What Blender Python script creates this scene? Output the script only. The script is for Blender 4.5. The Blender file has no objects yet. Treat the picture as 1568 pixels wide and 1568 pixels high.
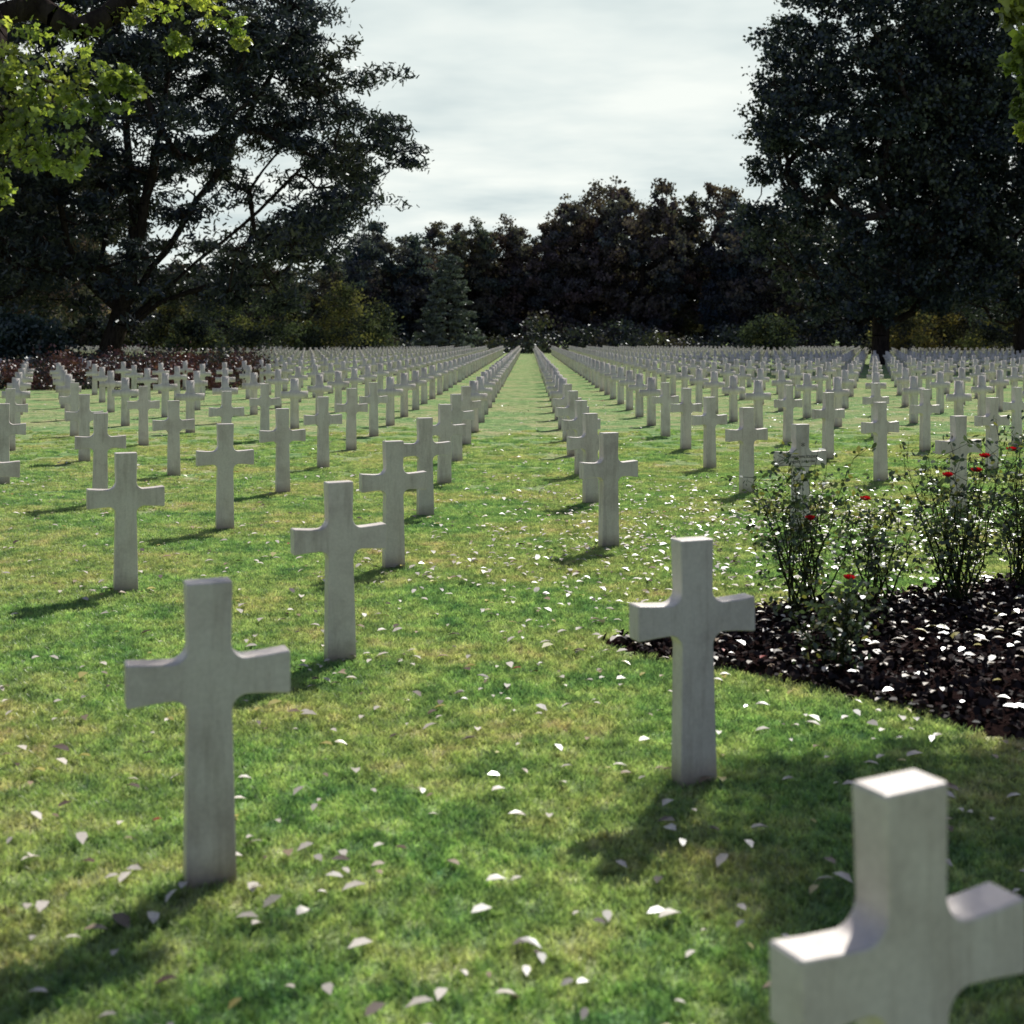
import bpy, bmesh, math, random
import numpy as np
from mathutils import Vector, Matrix

rng = np.random.default_rng(11)
random.seed(11)
scene = bpy.context.scene
COL = scene.collection
scene.view_settings.view_transform = 'Standard'
scene.view_settings.look = 'None'
scene.view_settings.exposure = 0
scene.view_settings.gamma = 1

# ------------------------------------------------------------------ helpers
def link(o, parent=None):
    COL.objects.link(o)
    if parent is not None:
        o.parent = parent
    return o

def empty(name, loc=(0, 0, 0)):
    e = bpy.data.objects.new(name, None)
    e.location = loc
    e.empty_display_size = 0.3
    return link(e)

def mesh_np(name, V, Fc, mat, cols=None, smooth=False):
    V = np.asarray(V, dtype=np.float32).reshape(-1, 3)
    Fc = np.asarray(Fc, dtype=np.int32)
    k = Fc.shape[1]
    me = bpy.data.meshes.new(name)
    me.vertices.add(len(V)); me.vertices.foreach_set('co', V.ravel())
    me.loops.add(Fc.size); me.loops.foreach_set('vertex_index', Fc.ravel())
    me.polygons.add(len(Fc))
    me.polygons.foreach_set('loop_start', np.arange(0, Fc.size, k, dtype=np.int32))
    if smooth:
        me.polygons.foreach_set('use_smooth', np.ones(len(Fc), dtype=bool))
    me.update(calc_edges=True)
    if cols is not None:
        ca = me.color_attributes.new('Col', 'FLOAT_COLOR', 'POINT')
        c = np.ones((len(V), 4), dtype=np.float32); c[:, :3] = cols
        ca.data.foreach_set('color', c.ravel())
    me.materials.append(mat)
    return me

def norm(a):
    return a / (np.linalg.norm(a, axis=-1, keepdims=True) + 1e-9)

DIAMOND = np.array([[-.5, 0, 0], [0, -.32, .06], [.5, 0, 0], [0, .32, .06]])
NEEDLE = np.array([[-.5, -.10, 0], [.45, -.16, 0.05], [.6, .1, 0], [-.4, .16, 0.05]])
OVAL = np.array([[-.5, 0, 0], [-.25, -.24, .07], [.12, -.28, .08], [.5, 0, -.03], [.12, .28, .08], [-.25, .24, .07]])
LOBED = np.array([[-.5, 0, 0], [-.2, -.2, .05], [-.05, -.12, .04], [.2, -.3, .08], [.5, 0, -.03], [.2, .3, .08], [-.05, .12, .04], [-.2, .2, .05]])

def leaves(C, S, shape, up=0.0):
    n = len(C)
    nn = norm(rng.normal(size=(n, 3)) + np.array([0, 0, up]))
    t = norm(np.cross(nn, rng.normal(size=(n, 3))))
    b = np.cross(nn, t)
    k = len(shape)
    V = C[:, None, :] + S[:, None, None] * (shape[None, :, 0, None] * t[:, None, :] + shape[None, :, 1, None] * b[:, None, :] + shape[None, :, 2, None] * nn[:, None, :])
    Fc = np.arange(n * k).reshape(n, k)
    return V.reshape(-1, 3), Fc

def tubes(P0, P1, R0, R1, sides=6):
    P0, P1 = np.asarray(P0, float), np.asarray(P1, float)
    R0, R1 = np.asarray(R0, float), np.asarray(R1, float)
    d = norm(P1 - P0)
    ref = np.where(np.abs(d[:, 2:3]) > .9, np.array([[1., 0, 0]]), np.array([[0, 0, 1.]]))
    a = norm(np.cross(d, ref)); b = np.cross(d, a)
    ang = np.arange(sides) * 2 * math.pi / sides
    ring = np.cos(ang)[None, :, None] * a[:, None, :] + np.sin(ang)[None, :, None] * b[:, None, :]
    A = P0[:, None, :] + ring * R0[:, None, None]
    B = P1[:, None, :] + ring * R1[:, None, None]
    V = np.concatenate([A, B], axis=1).reshape(-1, 3)
    n = len(P0); base = (np.arange(n) * 2 * sides)[:, None]
    i = np.arange(sides); j = (i + 1) % sides
    Fc = np.stack([base + i, base + j, base + j + sides, base + i + sides], axis=-1).reshape(-1, 4)
    return V, Fc

# ------------------------------------------------------------------ materials
def newmat(name):
    m = bpy.data.materials.new(name); m.use_nodes = True
    nt = m.node_tree; nt.nodes.clear()
    out = nt.nodes.new('ShaderNodeOutputMaterial')
    return m, nt, out

def N(nt, t, **kw):
    n = nt.nodes.new(t)
    for k, v in kw.items():
        setattr(n, k, v)
    return n

def ramp(nt, fac, stops):
    r = nt.nodes.new('ShaderNodeValToRGB')
    e = r.color_ramp.elements
    while len(e) < len(stops): e.new(0.5)
    for el, (p, c) in zip(e, stops):
        el.position = p
        el.color = (*c, 1) if len(c) == 3 else c
    nt.links.new(fac, r.inputs['Fac'])
    return r.outputs['Color']

def mixc(nt, fac, a, b, mode='MIX'):
    m = nt.nodes.new('ShaderNodeMix'); m.data_type = 'RGBA'; m.blend_type = mode
    for sock, v in ((m.inputs[0], fac), (m.inputs[6], a), (m.inputs[7], b)):
        if hasattr(v, 'links'): nt.links.new(v, sock)
        elif isinstance(v, (int, float)): sock.default_value = v
        else: sock.default_value = (*v, 1)
    return m.outputs[2]

def noise(nt, vec, scale, detail=4, rough=.6):
    n = N(nt, 'ShaderNodeTexNoise'); n.inputs['Scale'].default_value = scale
    n.inputs['Detail'].default_value = detail; n.inputs['Roughness'].default_value = rough
    if vec is not None: nt.links.new(vec, n.inputs['Vector'])
    return n.outputs['Fac']

def leaf_mat(name, transl=.35, gloss=.06, rough=.4, tboost=(1.2, 1.35, .6), objvar=False):
    m, nt, out = newmat(name)
    at = N(nt, 'ShaderNodeAttribute', attribute_name='Col')
    c = at.outputs['Color']
    if objvar:
        oi = N(nt, 'ShaderNodeObjectInfo')
        v = ramp(nt, oi.outputs['Random'], [(0, (.75, .85, 1.1)), (.3, (.9, 1, 1.05)), (.55, (1.1, 1.0, 1.05)), (.75, (1.3, 1.05, 1.0)), (1, (1.0, 1.15, .95))])
        c = mixc(nt, 1.0, c, v, 'MULTIPLY')
    p = N(nt, 'ShaderNodeBsdfDiffuse'); nt.links.new(c, p.inputs['Color'])
    t = N(nt, 'ShaderNodeBsdfTranslucent')
    nt.links.new(mixc(nt, 1.0, c, tboost, 'MULTIPLY'), t.inputs['Color'])
    mx = N(nt, 'ShaderNodeMixShader'); mx.inputs[0].default_value = transl
    nt.links.new(p.outputs[0], mx.inputs[1]); nt.links.new(t.outputs[0], mx.inputs[2])
    last = mx
    if gloss > 0:
        g = N(nt, 'ShaderNodeBsdfGlossy'); g.inputs['Roughness'].default_value = rough
        g.inputs['Color'].default_value = (.9, .95, 1, 1)
        m2 = N(nt, 'ShaderNodeMixShader'); m2.inputs[0].default_value = gloss
        nt.links.new(mx.outputs[0], m2.inputs[1]); nt.links.new(g.outputs[0], m2.inputs[2]); last = m2
    nt.links.new(last.outputs[0], out.inputs['Surface'])
    return m

def bark_mat(name, a, b):
    m, nt, out = newmat(name)
    g = N(nt, 'ShaderNodeNewGeometry')
    mp = N(nt, 'ShaderNodeMapping'); mp.inputs['Scale'].default_value = (6, 6, 1.2)
    nt.links.new(g.outputs['Position'], mp.inputs['Vector'])
    f = noise(nt, mp.outputs['Vector'], 1.5, 3, .7)
    p = N(nt, 'ShaderNodeBsdfDiffuse')
    nt.links.new(ramp(nt, f, [(.3, a), (.7, b)]), p.inputs['Color'])
    bp = N(nt, 'ShaderNodeBump'); bp.inputs['Strength'].default_value = .8; bp.inputs['Distance'].default_value = .05
    nt.links.new(f, bp.inputs['Height']); nt.links.new(bp.outputs['Normal'], p.inputs['Normal'])
    nt.links.new(p.outputs[0], out.inputs['Surface'])
    return m

def grass_color(nt, gain=1.0):
    g = N(nt, 'ShaderNodeNewGeometry'); pos = g.outputs['Position']
    big = noise(nt, pos, .6, 2, .6)
    mid = noise(nt, pos, 3.4, 3, .75)
    fine = noise(nt, pos, 20, 2, .8)
    c1 = ramp(nt, mid, [(.34, (.11, .235, .11)), (.5, (.26, .41, .17)), (.64, (.43, .54, .25))])
    c2 = ramp(nt, mid, [(.34, (.22, .31, .13)), (.52, (.45, .49, .24)), (.64, (.56, .49, .34))])
    bm = ramp(nt, big, [(.42, (0, 0, 0)), (.62, (1, 1, 1))])
    c = mixc(nt, bm, c1, c2)
    v = ramp(nt, fine, [(.3, (.40 * gain,) * 3), (.68, (1.45 * gain,) * 3)])
    return mixc(nt, 1.0, c, v, 'MULTIPLY'), pos

MG, nt, out = newmat('lawn_ground')
c, pos = grass_color(nt, .85)
p = N(nt, 'ShaderNodeBsdfDiffuse')
nt.links.new(c, p.inputs['Color'])
bp = N(nt, 'ShaderNodeBump'); bp.inputs['Strength'].default_value = .9; bp.inputs['Distance'].default_value = .04
nt.links.new(noise(nt, pos, 16, 3, .75), bp.inputs['Height']); nt.links.new(bp.outputs['Normal'], p.inputs['Normal'])
nt.links.new(p.outputs[0], out.inputs['Surface'])

MB, nt, out = newmat('grass_blades')
c, pos = grass_color(nt, 1.1)
p = N(nt, 'ShaderNodeBsdfDiffuse'); nt.links.new(c, p.inputs['Color'])
t = N(nt, 'ShaderNodeBsdfTranslucent'); nt.links.new(mixc(nt, 1.0, c, (1.25, 1.3, .8), 'MULTIPLY'), t.inputs['Color'])
mx = N(nt, 'ShaderNodeMixShader'); mx.inputs[0].default_value = .5
nt.links.new(p.outputs[0], mx.inputs[1]); nt.links.new(t.outputs[0], mx.inputs[2])
gl = N(nt, 'ShaderNodeBsdfGlossy'); gl.inputs['Roughness'].default_value = .4
m2 = N(nt, 'ShaderNodeMixShader'); m2.inputs[0].default_value = .06
nt.links.new(mx.outputs[0], m2.inputs[1]); nt.links.new(gl.outputs[0], m2.inputs[2])
nt.links.new(m2.outputs[0], out.inputs['Surface'])

# marble
MM, nt, out = newmat('white_marble')
g = N(nt, 'ShaderNodeNewGeometry')
f1 = noise(nt, g.outputs['Position'], 3.5, 6, .65)
f2 = noise(nt, g.outputs['Position'], 60, 3, .6)
mpv = N(nt, 'ShaderNodeMapping'); mpv.inputs['Scale'].default_value = (14, 14, 1.6)
nt.links.new(g.outputs['Position'], mpv.inputs['Vector'])
f3 = noise(nt, mpv.outputs['Vector'], 1.0, 5, .7)
c = ramp(nt, f1, [(.34, (.66, .59, .565)), (.5, (.80, .735, .70)), (.64, (.85, .79, .755))])
c = mixc(nt, 1.0, c, ramp(nt, f2, [(.3, (.90, .90, .90)), (.7, (1.03, 1.03, 1.03))]), 'MULTIPLY')
c = mixc(nt, 1.0, c, ramp(nt, f3, [(.34, (.82, .80, .79)), (.5, (1, 1, 1))]), 'MULTIPLY')
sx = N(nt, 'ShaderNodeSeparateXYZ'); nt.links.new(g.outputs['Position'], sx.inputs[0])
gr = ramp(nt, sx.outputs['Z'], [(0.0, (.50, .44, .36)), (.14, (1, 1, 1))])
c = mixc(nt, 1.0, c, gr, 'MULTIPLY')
p = N(nt, 'ShaderNodeBsdfPrincipled'); p.inputs['Roughness'].default_value = .38
nt.links.new(c, p.inputs['Base Color'])
bp = N(nt, 'ShaderNodeBump'); bp.inputs['Strength'].default_value = .2; bp.inputs['Distance'].default_value = .004
nt.links.new(f2, bp.inputs['Height']); nt.links.new(bp.outputs['Normal'], p.inputs['Normal'])
nt.links.new(p.outputs[0], out.inputs['Surface'])

MINK, nt, out = newmat('inscription_shadow')
p = N(nt, 'ShaderNodeBsdfDiffuse'); p.inputs['Color'].default_value = (.10, .09, .08, 1)
nt.links.new(p.outputs[0], out.inputs['Surface'])

MSOIL, nt, out = newmat('mulch_soil')
g = N(nt, 'ShaderNodeNewGeometry')
f = noise(nt, g.outputs['Position'], 30, 5, .75)
p = N(nt, 'ShaderNodeBsdfDiffuse')
nt.links.new(ramp(nt, f, [(.3, (.010, .007, .008)), (.7, (.05, .030, .028))]), p.inputs['Color'])
bp = N(nt, 'ShaderNodeBump'); bp.inputs['Distance'].default_value = .04
nt.links.new(f, bp.inputs['Height']); nt.links.new(bp.outputs['Normal'], p.inputs['Normal'])
nt.links.new(p.outputs[0], out.inputs['Surface'])

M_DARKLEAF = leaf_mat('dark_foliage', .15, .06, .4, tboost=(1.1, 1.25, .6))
M_FAR = leaf_mat('distant_foliage', .22, 0, objvar=True)
M_NEARLEAF = leaf_mat('oak_leaves', .6, .08, .35, tboost=(1.6, 1.65, .6))
M_FALLEN = leaf_mat('dry_fallen_leaves', .10, .12, .35, tboost=(1, .95, .7))
M_MULCH = leaf_mat('bark_mulch', .0, .015, .5)
M_ROSE = leaf_mat('rose_leaves', .35, .06, .35)
BARK = bark_mat('bark_dark', (.018, .014, .015), (.065, .052, .050))
STEM = bark_mat('rose_stem', (.02, .03, .012), (.06, .07, .03))

# ------------------------------------------------------------------ camera
cam_d = bpy.data.cameras.new('camera'); cam = bpy.data.objects.new('camera', cam_d); link(cam)
H = 1.9
cam.location = (0, 0, H); cam.rotation_euler = (math.radians(90), 0, 0)
cam_d.sensor_width = 36; cam_d.sensor_fit = 'HORIZONTAL'; cam_d.lens = 36 * 2000 / 1568
cam_d.shift_x = -26 / 1568; cam_d.shift_y = -266 / 1568
cam_d.clip_start = .05; cam_d.clip_end = 5000
cam_d.dof.use_dof = True; cam_d.dof.focus_distance = 14.0; cam_d.dof.aperture_fstop = 2.8
scene.camera = cam

# ------------------------------------------------------------------ sun + sky
EL = math.radians(43.5); AZ = math.atan2(.37, .93)
s = Vector((math.sin(AZ) * math.cos(EL), math.cos(AZ) * math.cos(EL), math.sin(EL)))
sd = bpy.data.lights.new('sun', 'SUN'); sd.energy = 5.0; sd.angle = math.radians(.53); sd.color = (1, .95, .85)
so = bpy.data.objects.new('sun', sd); so.rotation_euler = (-s).to_track_quat('-Z', 'Y').to_euler(); so.location = (20, 40, 50); link(so)

w = bpy.data.worlds.new('World'); scene.world = w; w.use_nodes = True
nt = w.node_tree; nt.nodes.clear()
out = nt.nodes.new('ShaderNodeOutputWorld'); bg = nt.nodes.new('ShaderNodeBackground'); bg.inputs['Strength'].default_value = .1
sky = nt.nodes.new('ShaderNodeTexSky'); sky.sky_type = 'NISHITA'; sky.sun_disc = False
sky.sun_elevation = EL; sky.sun_rotation = AZ
tc = nt.nodes.new('ShaderNodeTexCoord'); sp = nt.nodes.new('ShaderNodeSeparateXYZ')
nt.links.new(tc.outputs['Generated'], sp.inputs[0])
def M(op, a, b):
    m = nt.nodes.new('ShaderNodeMath'); m.operation = op
    for i, v in enumerate((a, b)):
        if hasattr(v, 'links'): nt.links.new(v, m.inputs[i])
        else: m.inputs[i].default_value = v
    return m.outputs[0]
zz = M('ADD', M('MAXIMUM', sp.outputs['Z'], 0.0), .06)
cx = nt.nodes.new('ShaderNodeCombineXYZ')
nt.links.new(M('DIVIDE', sp.outputs['X'], zz), cx.inputs[0]); nt.links.new(M('DIVIDE', sp.outputs['Y'], zz), cx.inputs[1])
cl = noise(nt, cx.outputs[0], .7, 5, .55)
cl2 = noise(nt, cx.outputs[0], .5, 2, .5)
ccol = ramp(nt, cl, [(.34, (6.2, 7.2, 7.3)), (.47, (7.9, 8.7, 8.5)), (.6, (9.4, 9.9, 9.4))])
# a bank of cloud lit from behind lies low towards the sun; the unseen sky above and behind is dimmed to deepen the shade
high = M('MULTIPLY', M('MAXIMUM', M('SUBTRACT', sp.outputs['Z'], .32), 0.0), 1.6)
bank = ramp(nt, M('SUBTRACT', M('ADD', sp.outputs['Y'], M('MULTIPLY', cl2, .3)), high), [(.55, (0, 0, 0)), (.95, (1, 1, 1))])
far_c = ramp(nt, cl2, [(.45, (0, 0, 0)), (.62, (.4, .4, .4))])
dim = mixc(nt, far_c, mixc(nt, 1.0, sky.outputs['Color'], (.80, .72, .76), 'MULTIPLY'), (1.8, 1.9, 2.3))
nt.links.new(mixc(nt, bank, dim, ccol), bg.inputs['Color'])
nt.links.new(bg.outputs[0], out.inputs['Surface'])

# ------------------------------------------------------------------ ground
me = bpy.data.meshes.new('lawn_ground'); bm = bmesh.new()
xs = [-2500, -600, -150, -60, -20, 0, 20, 60, 150, 600, 2500]; ys = [-300, -60, -10, 0, 10, 30, 60, 120, 250, 700, 3500]
grid = [[bm.verts.new((x, y, 0)) for x in xs] for y in ys]
for j in range(len(ys) - 1):
    for i in range(len(xs) - 1):
        bm.faces.new((grid[j][i], grid[j][i + 1], grid[j + 1][i + 1], grid[j + 1][i]))
bm.to_mesh(me); bm.free(); me.materials.append(MG)
link(bpy.data.objects.new('lawn_ground', me))

BED = [(.45, 8.14), (.95, 8.6), (1.55, 9.11), (2.58, 9.6), (3.92, 10.35), (6.0, 11.3), (9, 12), (9, 3.2), (4.2, 3.6), (3.1, 5.0), (2.3, 6.1), (1.83, 6.76), (1.25, 7.35), (.73, 7.72)]
def in_bed(x, y):
    ins = False; n = len(BED)
    for i in range(n):
        x1, y1 = BED[i]; x2, y2 = BED[(i + 1) % n]
        if (y1 > y) != (y2 > y) and x < (x2 - x1) * (y - y1) / (y2 - y1) + x1: ins = not ins
    return ins

me = bpy.data.meshes.new('flower_bed'); bm = bmesh.new(); st = .08; vd = {}
def bv(i, j):
    if (i, j) not in vd:
        vd[(i, j)] = bm.verts.new((i * st + random.uniform(-.02, .02), j * st + random.uniform(-.02, .02), .03 + random.uniform(-.014, .018)))
    return vd[(i, j)]
for i in range(4, 112):
    for j in range(38, 152):
        if in_bed((i + .5) * st, (j + .5) * st):
            bm.faces.new((bv(i, j), bv(i + 1, j), bv(i + 1, j + 1), bv(i, j + 1)))
for e in list(bm.edges):
    if e.is_boundary:
        for v in e.verts: v.co.z = .004
bm.to_mesh(me); bm.free(); me.materials.append(MSOIL)
bed = link(bpy.data.objects.new('flower_bed', me))
pts = []
while len(pts) < 8000:
    x, y = rng.uniform(.3, 5.5), rng.uniform(3.8, 11)
    if in_bed(x, y) and x < .42 * y + .5: pts.append((x, y, rng.uniform(.03, .055)))
pts = np.array(pts)
V, Fc = leaves(pts, rng.uniform(.03, .075, len(pts)), OVAL, 1.0)
cc = np.repeat(rng.uniform(.008, .055, (len(pts), 1)) * np.array([[1, .66, .64]]), 6, axis=0)
link(bpy.data.objects.new('bark_mulch', mesh_np('bark_mulch', V, Fc, M_MULCH, cc)), bed)

# ------------------------------------------------------------------ grass blades (instanced tile)
TS = .25
nb = 680
bx = rng.uniform(-TS / 2 - .03, TS / 2 + .03, nb); by = rng.uniform(-TS / 2 - .03, TS / 2 + .03, nb)
hh = rng.uniform(.014, .034, nb) * (0.8 + .4 * rng.random(nb)); ww = rng.uniform(.0018, .0036, nb)
an = rng.uniform(0, 2 * math.pi, nb); le = rng.uniform(.2, 1.1, nb) * hh; la = rng.uniform(0, 2 * math.pi, nb)
ax_, ay_ = np.cos(an) * ww, np.sin(an) * ww
lx, ly = np.cos(la) * le, np.sin(la) * le
P = np.zeros((nb, 6, 3))
P[:, 0] = np.stack([bx - ax_, by - ay_, np.zeros(nb)], 1); P[:, 1] = np.stack([bx + ax_, by + ay_, np.zeros(nb)], 1)
P[:, 2] = np.stack([bx + ax_ * .9 + lx * .35, by + ay_ * .9 + ly * .35, hh * .6], 1)
P[:, 5] = np.stack([bx - ax_ * .9 + lx * .35, by - ay_ * .9 + ly * .35, hh * .6], 1)
P[:, 3] = np.stack([bx + ax_ * .2 + lx, by + ay_ * .2 + ly, hh], 1)
P[:, 4] = np.stack([bx - ax_ * .2 + lx, by - ay_ * .2 + ly, hh], 1)
base = (np.arange(nb) * 6)[:, None]
Fc = np.concatenate([base + np.array([0, 1, 2, 5]), base + np.array([5, 2, 3, 4])])
tile_me = mesh_np('grass_tile', P.reshape(-1, 3), Fc, MB)
tv, tf = [], []
y = 2.0
while y < 28:
    x = -(.42 * y + 1.0)
    while x < .42 * y + 1.0:
        keep = 1 if y < 13 else max(0, 1 - (y - 13) / 15)
        if not in_bed(x, y) and random.random() < keep:
            a = random.uniform(0, 6.28)
            jx, jy = (random.uniform(-.1, .1), random.uniform(-.1, .1)) if y > 13 else (random.uniform(-.02, .02), random.uniform(-.02, .02))
            k = len(tv)
            for q in range(4):
                th = a + math.pi / 4 + q * math.pi / 2
                tv.append((x + jx + .05 * math.cos(th), y + jy + .05 * math.sin(th), 0.0))
            tf.append((k, k + 1, k + 2, k + 3))
        x += TS * .94
    y += TS * .94
me = bpy.data.meshes.new('grass'); me.from_pydata(tv, [], tf); me.update()
grass = link(bpy.data.objects.new('grass', me))
grass.instance_type = 'FACES'; grass.use_instance_faces_scale = False
grass.show_instancer_for_render = False; grass.show_instancer_for_viewport = False
tile = link(bpy.data.objects.new('grass_tile', tile_me), grass)

# ------------------------------------------------------------------ cross headstones
h = 1.05
TH = .092 * h
def arc(cx, cy, r, a0, a1, n=7):
    return [(cx + r * math.cos(math.radians(a0 + (a1 - a0) * i / n)), cy + r * math.sin(math.radians(a0 + (a1 - a0) * i / n))) for i in range(n + 1)]
def cross_mesh():
    r = .052
    pts = [(.086, -.12), (.0825, .0), (.074, .45)]
    pts += arc(.071 + r, .620 - r, r, 180, 90)            # 3..10
    pts += [(.18, .617), (.260, .609), (.265, .614), (.265, .747), (.260, .752), (.18, .745)]   # 11..16
    pts += arc(.070 + r, .742 + r, r, 270, 180)           # 17..24
    pts += [(.075, .993), (.072, 1.0)]                    # 25, 26
    full = np.array(pts + [(-x, z) for x, z in reversed(pts)]) * h
    Ln = len(full)
    # mitred inward normals (outline runs counter-clockwise seen from the front)
    e = np.roll(full, -1, axis=0) - full; e /= np.linalg.norm(e, axis=1, keepdims=True)
    nrm = np.stack([-e[:, 1], e[:, 0]], 1)
    m_ = nrm + np.roll(nrm, 1, axis=0); m_ /= np.linalg.norm(m_, axis=1, keepdims=True)
    cosv = np.sum(m_ * nrm, axis=1)[:, None]
    inward = m_ / np.maximum(cosv, .6)
    b = .007
    rings = []
    for th in (90, 60, 30, 0):
        rings.append((full + inward * b * (1 - math.cos(math.radians(th))), -(TH / 2 - b + b * math.sin(math.radians(th)))))
    for th in (0, 30, 60, 90):
        rings.append((full + inward * b * (1 - math.cos(math.radians(th))), (TH / 2 - b + b * math.sin(math.radians(th)))))
    bm = bmesh.new(); RV = []
    for p2, yy in rings:
        RV.append([bm.verts.new((x, yy, z)) for x, z in p2])
    for k in range(len(RV) - 1):
        for i in range(Ln):
            j = (i + 1) % Ln
            bm.faces.new((RV[k][i], RV[k + 1][i], RV[k + 1][j], RV[k][j]))
    mi = lambda i: Ln - 1 - i
    Q = [(i, i + 1, mi(i + 1), mi(i)) for i in range(0, 10)] + [(10, 17, mi(17), mi(10))] + [(i, i + 1, mi(i + 1), mi(i)) for i in range(17, 26)]
    for a in ((10, 11, 16, 17), (11, 12, 15, 16), (12, 13, 14, 15)):
        Q.append(a); Q.append(tuple(mi(v) for v in reversed(a)))
    for a in Q:
        bm.faces.new([RV[0][v] for v in a])
        bm.faces.new([RV[-1][v] for v in reversed(a)])
    bmesh.ops.recalc_face_normals(bm, faces=bm.faces)
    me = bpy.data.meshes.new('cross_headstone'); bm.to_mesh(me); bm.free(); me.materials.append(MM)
    return me
CM = cross_mesh()
lo = np.array([(.086, 0), (.073, .58), (.100, .618), (.265, .611), (.265, .751), (.100, .745), (.073, .785), (.075, 1.0)])
lo = np.concatenate([lo, lo[::-1] * np.array([-1, 1])]) * h
nlo = len(lo)

colX = {-2: -2.58, -1: -1.59, 0: -.585, 1: .378, 2: 1.395, 3: 2.46, 4: 3.5}
colU = {-2: .64 + .82, -1: .937, 0: 1.198, 1: .655, 2: 1.74, 3: 2.10, 4: 2.48}
def col(j):
    if j in colX: return colX[j], colU[j]
    if j > 4: return 3.5 + (j - 4) * 1.02, 2.48 + (j - 4) * .29
    return -2.58 + (j + 2) * 1.02, 1.46 + (j + 2) * .28
ROT = math.radians(22)
farp = []; near = []
for j in range(-48, 48):
    cxn, u0 = col(j)
    X0 = cxn * H
    u = u0 - .82 * math.ceil((u0 - .3) / .82)
    while True:
        u += .82
        Y = 3.8 * u
        if Y > 152: break
        if Y < 2.2: continue
        if abs(X0 - 0) > .45 * Y + 3: continue
        X = X0
        if in_bed(X, Y) or (j == 1 and 8 < Y < 9.6) or (j == 2 and 8.8 < Y < 10.6) or (j == 3 and Y < 11.5): continue
        if X < -14 and Y > 60 and X < -.165 * Y - 4 and Y < 110: continue
        if Y < 26: near.append((X, Y, j))
        else: farp.append((X, Y))
for X, Y, j in near:
    o = bpy.data.objects.new('cross_headstone', CM)
    dr = random.uniform(-.035, .035); jit = random.uniform(-.012, .012)
    if j == 1 and Y < 3.5: dr = math.radians(5); jit = 0
    o.location = (X + jit, Y + random.uniform(-.02, .02), random.uniform(-.012, .008))
    o.rotation_euler = (random.uniform(-.008, .008), random.uniform(-.01, .01), ROT + dr)
    link(o)
    if 1.2 < X / H < 1.6 and 12 < Y < 14.0:
        for k, (txt, zz_, sz) in enumerate([('*', .80, .10), ('UNKNOWN SOLDIER', .72, .035), ('FRANCE  JUNE 8 1944', .675, .03)]):
            cu = bpy.data.curves.new('inscription', 'FONT'); cu.body = txt; cu.size = sz; cu.align_x = 'CENTER'; cu.extrude = .001
            t_ = bpy.data.objects.new('inscription', cu); t_.data.materials.append(MINK)
            t_.rotation_euler = (math.radians(90), 0, 0); t_.location = (0, -TH / 2 - .0012, zz_ * 1.0)
            link(t_, o)
fp = np.array(farp); n = len(fp)
rot = ROT + rng.uniform(-.03, .03, n); sc = rng.uniform(.985, 1.015, n)
front = np.stack([lo[:, 0], np.full(nlo, -TH / 2), lo[:, 1]], 1); back = front.copy(); back[:, 1] = TH / 2
loc = np.concatenate([front, back])
cr, sr = np.cos(rot), np.sin(rot)
Vx = loc[None, :, 0] * cr[:, None] - loc[None, :, 1] * sr[:, None] + fp[:, 0:1] + rng.uniform(-.02, .02, (n, 1))
Vy = loc[None, :, 0] * sr[:, None] + loc[None, :, 1] * cr[:, None] + fp[:, 1:2]
Vz = loc[None, :, 2] * sc[:, None]
V = np.stack([Vx, Vy, Vz], -1).reshape(-1, 3)
L = nlo
q = []
def Mi(i): return L - 1 - i
quads = [(0, 1, Mi(1), Mi(0)), (1, 2, Mi(2), Mi(1)), (2, 5, Mi(5), Mi(2)), (5, 6, Mi(6), Mi(5)), (6, 7, Mi(7), Mi(6)), (2, 3, 4, 5), (Mi(5), Mi(4), Mi(3), Mi(2))]
for a in quads:
    q.append(a); q.append(tuple(L + v for v in reversed(a)))
for i in range(L - 1):
    q.append((i, i + L, i + 1 + L, i + 1))
q = np.array(q)
Fc = (np.arange(n) * 2 * L)[:, None, None] + q[None]
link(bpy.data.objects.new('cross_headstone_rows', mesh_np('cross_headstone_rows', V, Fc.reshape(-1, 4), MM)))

# ------------------------------------------------------------------ fallen leaves
def dens_scatter():
    P = []
    def add(n, fx, fy, test=lambda x, y: True):
        k = 0
        while k < n:
            x, y = fx(), fy()
            if test(x, y):
                P.append((x, y)); k += 1
    vis = lambda x, y: -.43 * y - .3 < x < .4 * y + .3
    add(380, lambda: rng.uniform(-3.2, 3), lambda: rng.uniform(3.3, 7.6), lambda x, y: vis(x, y) and not in_bed(x, y))
    add(900, lambda: rng.uniform(-7, 7), lambda: rng.uniform(7, 18), lambda x, y: vis(x, y) and not in_bed(x, y))
    add(1000, lambda: rng.normal(1.1, 1.4), lambda: rng.normal(11.2, 2.4), lambda x, y: vis(x, y) and not in_bed(x, y) and y > 6)
    add(1300, lambda: rng.normal(3.4, 1.3), lambda: rng.normal(13.0, 1.8), lambda x, y: vis(x, y) and not in_bed(x, y) and y > 9.5)
    add(1700, lambda: rng.uniform(-14, 14), lambda: rng.uniform(16, 40), vis)
    return P
P2 = dens_scatter()
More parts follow.
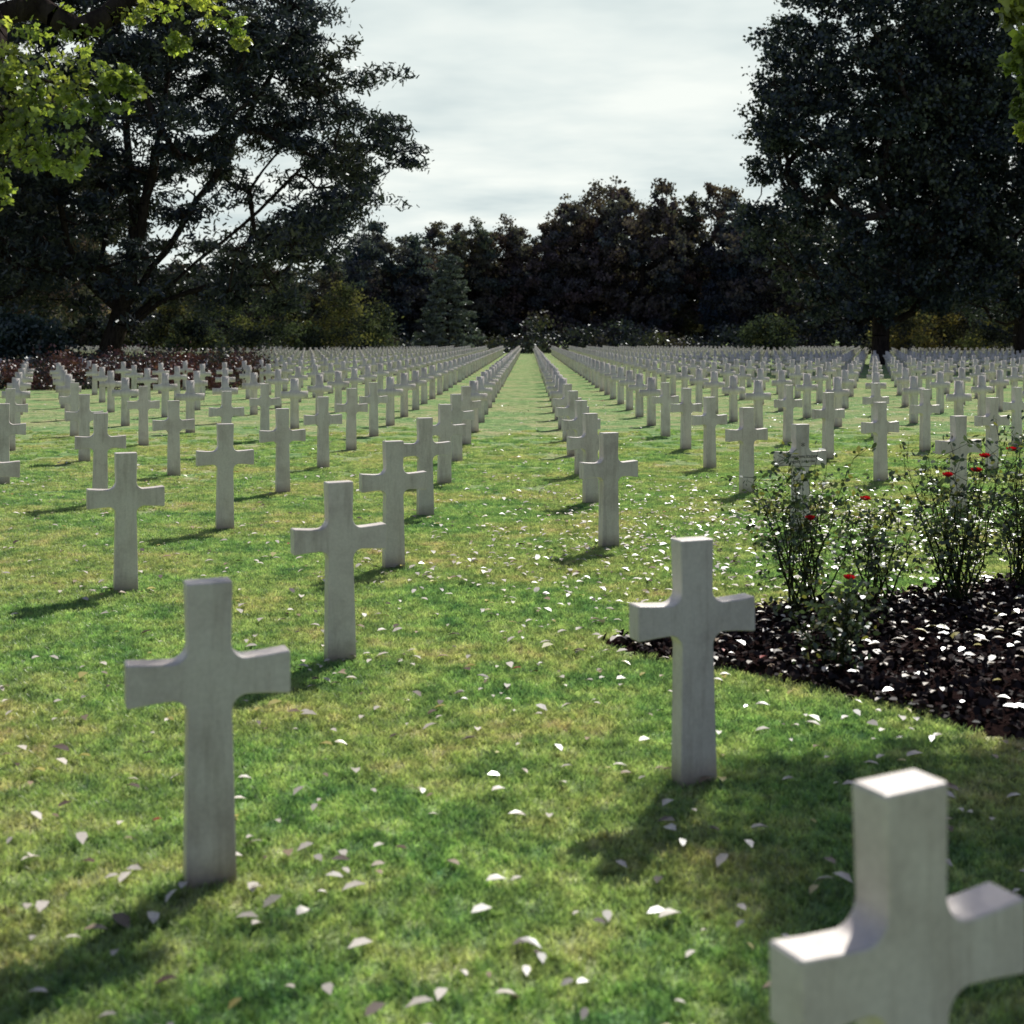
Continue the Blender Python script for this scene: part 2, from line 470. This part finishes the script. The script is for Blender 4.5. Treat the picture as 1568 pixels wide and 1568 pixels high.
# leaves gather round the feet of the nearer stones
for X, Y, j in near:
    if Y < 16:
        for _ in range(random.randint(3, 9)):
            a = random.uniform(0, 6.28); r0 = random.uniform(.12, .34); P2.append((X + r0 * math.cos(a), Y + r0 * math.sin(a)))
C = np.array([(x, y, rng.uniform(.026, .040)) for x, y in P2])
bedp = []
while len(bedp) < 600:
    x, y = rng.uniform(.4, 5), rng.uniform(5, 11)
    if in_bed(x, y) and x < .42 * y + .4 and rng.random() < .35 + .65 * (y > 7.2): bedp.append((x, y, rng.uniform(.05, .075)))
C = np.concatenate([C, np.array(bedp)])
nl = len(C)
V, Fc = leaves(C, rng.uniform(.034, .092, nl) * rng.uniform(.8, 1.1, nl), OVAL * np.array([1, .85, 1.5]), 6.5)
r = rng.random(nl)
pal = np.where(r[:, None] < .64, np.array([[.68, .62, .56]]), np.where(r[:, None] < .76, np.array([[.32, .23, .15]]), np.where(r[:, None] < .85, np.array([[.44, .39, .09]]), np.where(r[:, None] < .856, np.array([[.35, .03, .02]]), np.array([[.10, .06, .04]])))))  # most leaves are pale tan, with the backlit sky sheen in the colour
pal = pal * rng.uniform(.7, 1.2, (nl, 1))
link(bpy.data.objects.new('fallen_leaves', mesh_np('fallen_leaves', V, Fc, M_FALLEN, np.repeat(pal, 6, axis=0), smooth=True)))

# ------------------------------------------------------------------ tree builder
def build_tree(trunk, clumps, leaf_n, leaf_s, shape, basecols, trunk_r, rtip=.03, sub=7, subspread=.62, flat=.7, up=0.0, step=1.4, upar=.10, limbs=()):
    nodes = []; par = []
    tp = [np.array(t, float) for t in trunk]
    for i in range(len(tp) - 1):
        m = max(2, int(np.linalg.norm(tp[i + 1] - tp[i]) / step))
        for k in range(m):
            nodes.append(tp[i] + (tp[i + 1] - tp[i]) * k / m + rng.normal(size=3) * .04 * step * (i + k > 0)); par.append(len(nodes) - 2)
    nodes.append(tp[-1]); par.append(len(nodes) - 2)
    for lb in limbs:
        lp = [np.array(t, float) for t in lb]
        last = int(np.argmin(np.linalg.norm(np.array(nodes) - lp[0], axis=1)))
        for i in range(len(lp) - 1):
            m = max(2, int(np.linalg.norm(lp[i + 1] - lp[i]) / step))
            for k in range(1, m + 1):
                nodes.append(lp[i] + (lp[i + 1] - lp[i]) * k / m + rng.normal(size=3) * .06 * step); par.append(last); last = len(nodes) - 1
    ntr = len(nodes); weight = [0.0] * ntr
    order = np.argsort(np.linalg.norm(clumps[:, :3] - np.array(tp[len(tp) // 2]), axis=1))
    tips = []
    arr = np.array(nodes)
    for ci in order:
        c = clumps[ci, :3]
        dv = c - arr
        d = np.linalg.norm(dv, axis=1)
        pen = np.maximum(0, arr[:, 2] - c[2] + .25 * d) * .9
        pen[0:1] += 50
        pen[arr[:, 2] < tp[0][2] + .12 * (tp[-1][2] - tp[0][2])] += 6
        k = int(np.argmin(d + pen))
        m = max(2, int(d[k] / step)); p0 = arr[k]; last = k
        side = rng.normal(size=3) * .09 * d[k]
        new = []
        for q_ in range(1, m + 1):
            t = q_ / m
            pt = p0 + (c - p0) * t + side * math.sin(math.pi * t) + np.array([0, 0, -upar * d[k]]) * math.sin(math.pi * t) + (rng.normal(size=3) * .05 * step if q_ < m else 0)
            new.append(pt); par.append(last); weight.append(0.0); last = len(weight) - 1
        arr = np.concatenate([arr, np.array(new)])
        weight[last] += 1; tips.append((last, ci))
    nn_ = len(arr)
    P0 = []; P1 = []; R0 = []; R1 = []
    cen = []; colr = []
    for last, ci in tips:
        cx_, cy_, cz_, cr_ = clumps[ci]
        bc = basecols[rng.integers(len(basecols))]
        for q_ in range(sub):
            off = rng.normal(size=3) * np.array([1, 1, flat]) * cr_ * subspread
            sc_ = np.array([cx_, cy_, cz_]) + off
            P0.append(arr[last]); P1.append(sc_); R0.append(rtip * .8); R1.append(rtip * .25)
            nlv = int(leaf_n / sub * rng.uniform(.5, 1.5))
            cen.append(sc_ + rng.normal(size=(nlv, 3)) * np.array([1, 1, flat * .8]) * cr_ * .30)
            cv = np.array(bc) * rng.uniform(.6, 1.5)
            colr.append(cv * rng.uniform(.75, 1.3, (nlv, 1)))
    W = np.array(weight)
    for i in range(nn_ - 1, 0, -1):
        if par[i] >= 0: W[par[i]] += W[i]
    lw = np.log(np.maximum(W, 1)) / max(np.log(max(W[0], 2)), 1e-6)
    Rr = rtip * (trunk_r / rtip) ** lw
    Rr[0] *= 1.35
    for i in range(1, nn_):
        P0.append(arr[par[i]]); P1.append(arr[i]); R0.append(min(Rr[par[i]], Rr[i] * 1.25)); R1.append(Rr[i])
    wood = tubes(P0, P1, R0, R1)
    Cc = np.concatenate(cen); cl_ = np.concatenate(colr)
    V, Fc = leaves(Cc, leaf_s * rng.uniform(.6, 1.35, len(Cc)), shape, up)
    return wood, (V, Fc, np.repeat(cl_, len(shape), axis=0))

def add_tree(name, loc, wood, fol, mat, bark=BARK):
    e = empty(name, loc)
    link(bpy.data.objects.new('trunk_and_limbs', mesh_np('trunk_and_limbs', wood[0], wood[1], bark, smooth=True)), e)
    link(bpy.data.objects.new('foliage', mesh_np('foliage', fol[0], fol[1], mat, fol[2])), e)
    return e

def envelope_clumps(n, zs, Rs, depth, shellp, rr, mind, cx=0, cy=0, thin=None):
    out_ = []; tries = 0
    while len(out_) < n and tries < 60000:
        tries += 1
        z = rng.uniform(zs[0], zs[-1]); R = np.interp(z, zs, Rs)
        if rng.random() > (R / max(Rs)) ** 1.3: continue
        a = rng.uniform(0, 2 * math.pi)
        t = math.sqrt(rng.random()) if rng.random() > shellp else rng.uniform(.78, 1.0)
        lob = 1 + .10 * math.sin(3 * a + z * .5) + .07 * math.sin(5 * a - z * .9)
        x = cx + R * t * math.cos(a) * lob; y = cy + R * depth * t * math.sin(a) * lob
        if thin is not None and rng.random() > thin(x, y, z): continue
        p_ = np.array([x, y, z])
        if any(np.sum((p_ - o[:3]) ** 2) < mind ** 2 for o in out_): continue
        out_.append(np.array([x, y, z, rr * rng.uniform(.7, 1.3)]))
    return np.array(out_)

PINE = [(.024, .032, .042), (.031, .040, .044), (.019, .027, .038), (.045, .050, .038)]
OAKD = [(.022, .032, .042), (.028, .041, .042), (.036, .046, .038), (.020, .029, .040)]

# the pine: foliage thin in the low middle, where the limbs show against the light
thin = lambda x, y, z: .22 if (2.5 < x < 11.5 and 5.0 < z < 12.0) else 1.0
cl_ = envelope_clumps(370, [3.8, 6, 10.5, 15, 18, 21.5, 25, 28.5], [9, 14.5, 16.2, 15.0, 13.8, 12.4, 10.2, 4], .62, .5, 1.28, 1.3, cx=.2, thin=thin)
limbs = [[(.8, 0, 2), (3.2, .3, 4.4), (6.5, .8, 7.2), (10, 1, 10.5), (13, 1, 13.5)],
         [(.8, 0, 2), (3.6, -.6, 3.8), (8, -1.2, 5.4), (12, -1.6, 7.2), (14.5, -1.5, 8.8)],
         [(1.2, .1, 3.5), (3.4, 1.2, 7), (6, 1.8, 11.5), (8.5, 2, 16), (10, 2, 19)],
         [(1.2, .1, 3.5), (-2.6, .8, 6.6), (-6.5, 1, 10.5), (-9, 1, 15)],
         [(1.2, .1, 3.5), (2.6, -1.4, 8), (4, -2, 14), (4.6, -2, 20)]]
wood, fol = build_tree([(0, 0, -.2), (.8, 0, 2), (1.2, .1, 3.5), (1.6, .3, 5), (2.0, 0, 9), (1.5, 0, 14), (1, 0, 20), (.6, 0, 26)], cl_, 450, .33, NEEDLE, PINE, .62, .045, sub=9, subspread=.62, flat=.6, limbs=limbs)
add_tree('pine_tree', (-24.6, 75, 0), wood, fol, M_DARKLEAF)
for (x0, y0, hgt, rad) in ((25.6, 95, 32, 10), (37.5, 99, 34, 11.5)):
    zs = np.array([4, 7.5, 11, 15.6, 21, 24.5, 27.5, 30]) * hgt / 30
    Rs = np.array([6.5, 8.8, 9.4, 9.5, 8.6, 7.2, 5.5, 2.5]) * rad / 10
    cl_ = envelope_clumps(240, zs, Rs, .8, .55, 1.2, 1.7)
    wood, fol = build_tree([(0, 0, -.2), (-.1, 0, 2), (.3, .2, 5), (.6, 0, 9), (.3, 0, 15), (0, 0, hgt - 4)], cl_, 460, .33, DIAMOND, OAKD, .65, .045, sub=9, flat=.9)
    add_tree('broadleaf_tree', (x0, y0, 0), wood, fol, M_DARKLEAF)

FARC = [(.105, .110, .130), (.085, .102, .122), (.125, .118, .116), (.12, .104, .116)]  # lightened, bluish foliage colours carry the distance haze
def far_variant(kind):
    if kind == 0:
        cl = envelope_clumps(85, [2.5, 6, 11, 15, 18, 20], [4.5, 6.4, 6.6, 5.4, 3.6, 1.2], .9, .5, 1.35, 1.3)
    elif kind == 1:
        cl = envelope_clumps(75, [3, 7, 10, 14, 17, 20], [3.8, 5.2, 6.8, 6.2, 5, 2.4], .9, .5, 1.2, 1.4)
    else:
        cl = envelope_clumps(80, [2, 5, 9, 13, 17, 20], [5.6, 6.2, 5.4, 4.9, 3.2, .9], .9, .5, 1.3, 1.3)
    wood, fol = build_tree([(0, 0, 0), (.2, 0, 6), (0, 0, 12), (0, 0, 18)], cl, 260, .50, DIAMOND, FARC, .38, .05, sub=7, flat=.75, step=2)
    return mesh_np('trunk_and_limbs', wood[0], wood[1], BARK, smooth=True), mesh_np('foliage', fol[0], fol[1], M_FAR, fol[2])
vars_ = [far_variant(k) for k in (0, 1, 2, 0, 1)]
line = empty('distant_trees')
def put_far(x, y, top, wsc=1.0):
    k = random.randrange(len(vars_)); hs = top / 20.5
    a = random.uniform(0, 6.28)
    for mm in vars_[k]:
        o = bpy.data.objects.new(mm.name, mm); o.location = (x, y, 0); o.rotation_euler = (0, 0, a)
        o.scale = (hs * wsc, hs * wsc, hs); link(o, line)
def wx(px, Y): return (px - 810) / 2000 * Y
def wz(py, Y): return 1.9 + (518 - py) / 2000 * Y
tops = [(560, 350), (600, 338), (640, 372), (690, 342), (722, 330), (775, 326), (815, 348), (845, 345), (885, 292), (935, 268), (985, 278), (1040, 290), (1090, 284), (1140, 300)]
for px, py in tops:
    Y = random.uniform(180, 200)
    put_far(wx(px, Y), Y, wz(py, Y), .85 if wz(py, Y) > 21 else .95)
for px in range(-120, 560, 52):
    Y = random.uniform(150, 185); put_far(wx(px, Y), Y, wz(random.uniform(390, 430) if px > 180 else random.uniform(300, 380), Y))
for px in range(1180, 1760, 55):
    Y = random.uniform(165, 200); put_far(wx(px, Y), Y, wz(random.uniform(290, 360), Y))
for px in range(-200, 1850, 60):
    Y = random.uniform(215, 245); put_far(wx(px, Y), Y, wz(random.uniform(385, 410), Y), 1.25)
for px in range(-180, 120, 60):
    Y = random.uniform(95, 115); put_far(wx(px, Y), Y, wz(random.uniform(0, 200), Y), .9)

cl = []
for z in np.arange(1.2, 12.0, .55):
    R = 4.1 * (1 - z / 12.6) ** .8
    for a in np.arange(0, 6.28, 1.15 / max(R, .6)):
        aa = a + rng.uniform(-.3, .3)
        rr_ = R * rng.uniform(.55, 1.15)
        cl.append((rr_ * math.cos(aa), rr_ * math.sin(aa), z - .15 * rr_ + rng.uniform(-.25, .25), .5))
cl = np.array(cl)
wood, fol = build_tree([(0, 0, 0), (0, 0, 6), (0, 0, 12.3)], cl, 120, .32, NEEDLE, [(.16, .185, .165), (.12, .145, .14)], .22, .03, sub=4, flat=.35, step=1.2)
add_tree('conifer_tree', (wx(686, 158), 158, 0), wood, fol, M_DARKLEAF)

def shrub_mass(name, pts, size, cols, per, mat, spread, shape=DIAMOND):
    cen = []; colr = []
    for (x, y, z) in pts:
        c0 = np.array(cols[rng.integers(len(cols))]) * rng.uniform(.6, 1.4)
        nn_ = int(per * rng.uniform(.6, 1.4))
        cen.append(np.array([x, y, z]) + rng.normal(size=(nn_, 3)) * spread * np.array([1, 1, .7]))
        colr.append(c0 * rng.uniform(.7, 1.35, (nn_, 1)))
    Cc = np.concatenate(cen); cc_ = np.concatenate(colr)
    Cc[:, 2] = np.abs(Cc[:, 2])
    V, Fc = leaves(Cc, size * rng.uniform(.6, 1.4, len(Cc)), shape, .3)
    return link(bpy.data.objects.new(name, mesh_np(name, V, Fc, mat, np.repeat(cc_, len(shape), axis=0))))
pts = []
for i in range(750):
    x = rng.uniform(-92, 92); y = rng.uniform(160, 176)
    top = 2.6 + 1.3 * math.sin(x * .21) + 1.1 * math.sin(x * .53 + 1) + .8 * math.sin(x * 1.3)
    pts.append((x, y, rng.uniform(.2, max(top, 1.2))))
shrub_mass('undergrowth', pts, .42, [(.035, .042, .040), (.042, .052, .044), (.07, .07, .035), (.028, .034, .040), (.055, .043, .04)], 80, M_DARKLEAF, .7)
pts = []
for i in range(900):
    x = rng.uniform(-115, 115); y = rng.uniform(205, 214)
    pts.append((x, y, rng.uniform(.2, 8.5)))
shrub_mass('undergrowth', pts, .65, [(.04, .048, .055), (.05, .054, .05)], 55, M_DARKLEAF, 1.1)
for px, py, Y, wdt in ((265, 470, 125, 3.2), (345, 445, 130, 4.2), (430, 452, 128, 3.8), (520, 440, 132, 4.4), (300, 490, 120, 2.4), (575, 470, 140, 3.2), (1175, 488, 130, 3.2), (1385, 480, 125, 3.5), (1460, 470, 128, 3.5), (1545, 465, 122, 4)):
    t_ = wz(py, Y); x0 = wx(px, Y); pts = []
    for i in range(46):
        a = rng.uniform(0, 6.28); zz_ = rng.uniform(.3, t_); R = wdt * math.sqrt(max(.05, 1 - (zz_ / t_) ** 2)) * math.sqrt(rng.random())
        pts.append((x0 + R * math.cos(a), Y + R * math.sin(a), zz_))
    shrub_mass('shrub', pts, .3, [(.17, .155, .075), (.10, .11, .07), (.06, .068, .055), (.045, .05, .055)], 100, M_FAR, .5)

pts = []
for i in range(90):
    a = rng.uniform(0, 6.28); zz_ = rng.uniform(.1, 2.8); R = 4.2 * math.sqrt(max(.05, 1 - (zz_ / 3.0) ** 2)) * math.sqrt(rng.random())
    pts.append((-24.5 + R * math.cos(a), 62 + R * math.sin(a) * .6, zz_))
shrub_mass('laurel_bush', pts, .20, [(.05, .08, .065), (.03, .05, .045)], 170, M_DARKLEAF, .35)
pts = []
for i in range(330):
    x = rng.uniform(-20, -10.8); y = rng.uniform(48, 61)
    if x > -.235 * y + 1.6: continue
    pts.append((x, y, rng.uniform(.1, .95 + .2 * math.sin(x * 2 + y))))
shrub_mass('heather_shrubs', pts, .13, [(.09, .035, .035), (.045, .035, .028), (.14, .055, .052), (.03, .032, .03)], 130, M_DARKLEAF, .30)

# ------------------------------------------------------------------ near trees whose crowns overhang the view
SUNH = np.array([math.sin(AZ), math.cos(AZ)]) / math.tan(EL)
NEARC = [(.20, .25, .08), (.13, .18, .06), (.26, .29, .10)]
cl = []
for px, py, Y, r_ in [(20, 110, 7.6, .15), (75, 125, 7.8, .15), (130, 130, 7.9, .13), (175, 122, 8.0, .10), (205, 128, 8.0, .06), (40, 190, 7.6, .15), (95, 190, 7.7, .12), (15, 235, 7.5, .13), (70, 245, 7.6, .10), (115, 245, 7.7, .06), (-30, 160, 7.5, .2), (-40, 260, 7.5, .2), (0, 290, 7.5, .05),
                      (10, 80, 7.7, .12), (50, 150, 7.6, .1), (-10, 200, 7.5, .12), (150, 160, 7.9, .06),
                      (-10, 30, 8.4, .18), (60, 10, 8.6, .16), (120, 45, 8.6, .10), (190, 5, 8.8, .13), (250, 20, 8.8, .12), (300, 5, 8.9, .11), (270, 70, 8.8, .06), (350, 35, 9.0, .07), (370, 65, 9.0, .04)]:
    cl.append((wx(px, Y), Y, wz(py, Y), r_))
for i in range(80):
    gx, gy, z = rng.uniform(-4.6, -1.0), rng.uniform(1.6, 4.15), rng.uniform(5.0, 6.3)
    if gx > -1.7 and gy > 3.7: gy -= .5
    cl.append((gx + SUNH[0] * z, gy + SUNH[1] * z, z, .36))
for i in range(26):
    cl.append((rng.uniform(-11, -6), rng.uniform(3, 8), rng.uniform(4.8, 7.5), .5))
TL = np.array([-9.2, 5.8, 0, 0])
cl = np.array(cl) - TL
wood, fol = build_tree([(0, 0, -.1), (.1, 0, 1.8), (0, .1, 3.4), (.2, 0, 5), (.2, 0, 6.6)], cl, 170, .055, LOBED, NEARC, .11, .0028, sub=10, subspread=.78, flat=.8, up=.4, step=.4, upar=-.06)
add_tree('oak_tree', TL[:3], wood, fol, M_NEARLEAF)
cl = []
for px, py, Y, r_ in [(1560, 20, 9.3, .12), (1572, 70, 9.3, .09), (1552, 100, 9.4, .05), (1580, 130, 9.3, .09), (1568, 165, 9.3, .06), (1574, 205, 9.3, .04), (1585, 0, 9.3, .15)]:
    cl.append((wx(px, Y), Y, wz(py, Y), r_))
for i in range(290):
    gy = rng.uniform(2.0, 5.5); gx = rng.uniform(.85 + max(0, gy - 3.4) * .14, 3.4); z = rng.uniform(5.7, 7.2)
    cl.append((gx + SUNH[0] * z, gy + SUNH[1] * z, z, .38))
for i in range(14):
    cl.append((rng.uniform(5, 9), rng.uniform(7, 12), rng.uniform(6, 8.5), .6))
TR = np.array([7.6, 9.8, 0, 0])
cl = np.array(cl) - TR
wood, fol = build_tree([(0, 0, -.1), (-.1, 0, 2.2), (0, .1, 4), (-.3, 0, 6), (-.3, 0, 7.6)], cl, 230, .10, LOBED, NEARC, .24, .005, sub=7, flat=.8, up=.5, step=.5, upar=-.03)
add_tree('oak_tree', TR[:3], wood, fol, M_NEARLEAF)

# ------------------------------------------------------------------ rose bushes
MRED = leaf_mat('rose_petals', .3, .03, .4, tboost=(1.3, .6, .6))
def rose_bush(x0, y0, hgt, rad, nst, nbloom):
    P0 = []; P1 = []; R0 = []; R1 = []; lc = []; tips = []
    for s_ in range(nst):
        a = rng.uniform(0, 6.28); tilt = rng.uniform(.1, 1) * rad
        b0 = np.array([rng.uniform(-.1, .1), rng.uniform(-.1, .1), 0]); hh_ = hgt * rng.uniform(.6, 1.05)
        end = np.array([tilt * math.cos(a), tilt * math.sin(a), hh_]); prev = b0
        for k in range(1, 8):
            t = k / 7
            pt = b0 + (end - b0) * np.array([t ** .8, t ** .8, t]) + rng.normal(size=3) * .012
            P0.append(prev); P1.append(pt); R0.append(.007 * (1.1 - t) + .0012); R1.append(.007 * (1.1 - t - .14) + .0012 if t < .96 else .0012)
            if t > .28:
                for _ in range(2):
                    e2 = pt + rng.normal(size=3) * np.array([.10, .10, .07]) + np.array([0, 0, .04])
                    P0.append(pt); P1.append(e2); R0.append(.0025); R1.append(.0012)
                    m_ = rng.integers(2, 7)
                    lc.append(e2 + rng.normal(size=(m_, 3)) * .032)
            prev = pt
        tips.append(prev)
    e = empty('rose_bush', (x0, y0, .03))
    wv = tubes(P0, P1, R0, R1, 5)
    link(bpy.data.objects.new('stems', mesh_np('stems', wv[0], wv[1], STEM, smooth=True)), e)
    Cc = np.concatenate(lc); cc_ = np.array([[.05, .072, .045]]) * rng.uniform(.5, 1.8, (len(Cc), 1))
    yl = rng.random(len(Cc)) < .12; cc_[yl] = np.array([.24, .23, .08])
    V, Fc = leaves(Cc, rng.uniform(.03, .055, len(Cc)), OVAL, .6)
    link(bpy.data.objects.new('leaves', mesh_np('leaves', V, Fc, M_ROSE, np.repeat(cc_, 6, axis=0))), e)
    Vp = []; cp = []
    for t_ in random.sample(tips, min(nbloom, len(tips))):
        for q_ in range(16):
            a = q_ * 2.4; r_ = .006 + .0016 * q_
            c_ = np.array(t_) + np.array([math.cos(a) * r_, math.sin(a) * r_, .012 - .0006 * q_])
            out_d = np.array([math.cos(a), math.sin(a), 0]); upv = norm(np.array([0, 0, 1]) + out_d * (q_ / 16) * 1.1); sd_ = np.cross(out_d, [0, 0, 1])
            s_ = .022 + .0008 * q_
            for u_, v_ in ((-.3, -.4), (.3, -.4), (.6, .15), (.3, .6), (-.3, .6), (-.6, .15)):
                Vp.append(c_ + sd_ * u_ * s_ + upv * v_ * s_ + out_d * .004 * (abs(u_)))
                cp.append(np.array([.55, .015, .03]) * (.7 + .4 * (q_ % 3) / 2))
    if Vp:
        link(bpy.data.objects.new('blooms', mesh_np('blooms', np.array(Vp), np.arange(len(Vp)).reshape(-1, 6), MRED, np.array(cp))), e)
rose_bush(1.90, 9.0, 1.02, .42, 20, 1)
rose_bush(3.05, 9.35, 1.02, .45, 24, 3)
rose_bush(3.75, 9.9, 1.1, .5, 24, 4)
rose_bush(2.45, 9.25, .75, .35, 12, 1)
rose_bush(1.72, 7.45, .42, .22, 6, 0)
rose_bush(1.95, 8.1, .35, .2, 5, 1)
rose_bush(4.3, 9.0, 1.0, .5, 20, 2)
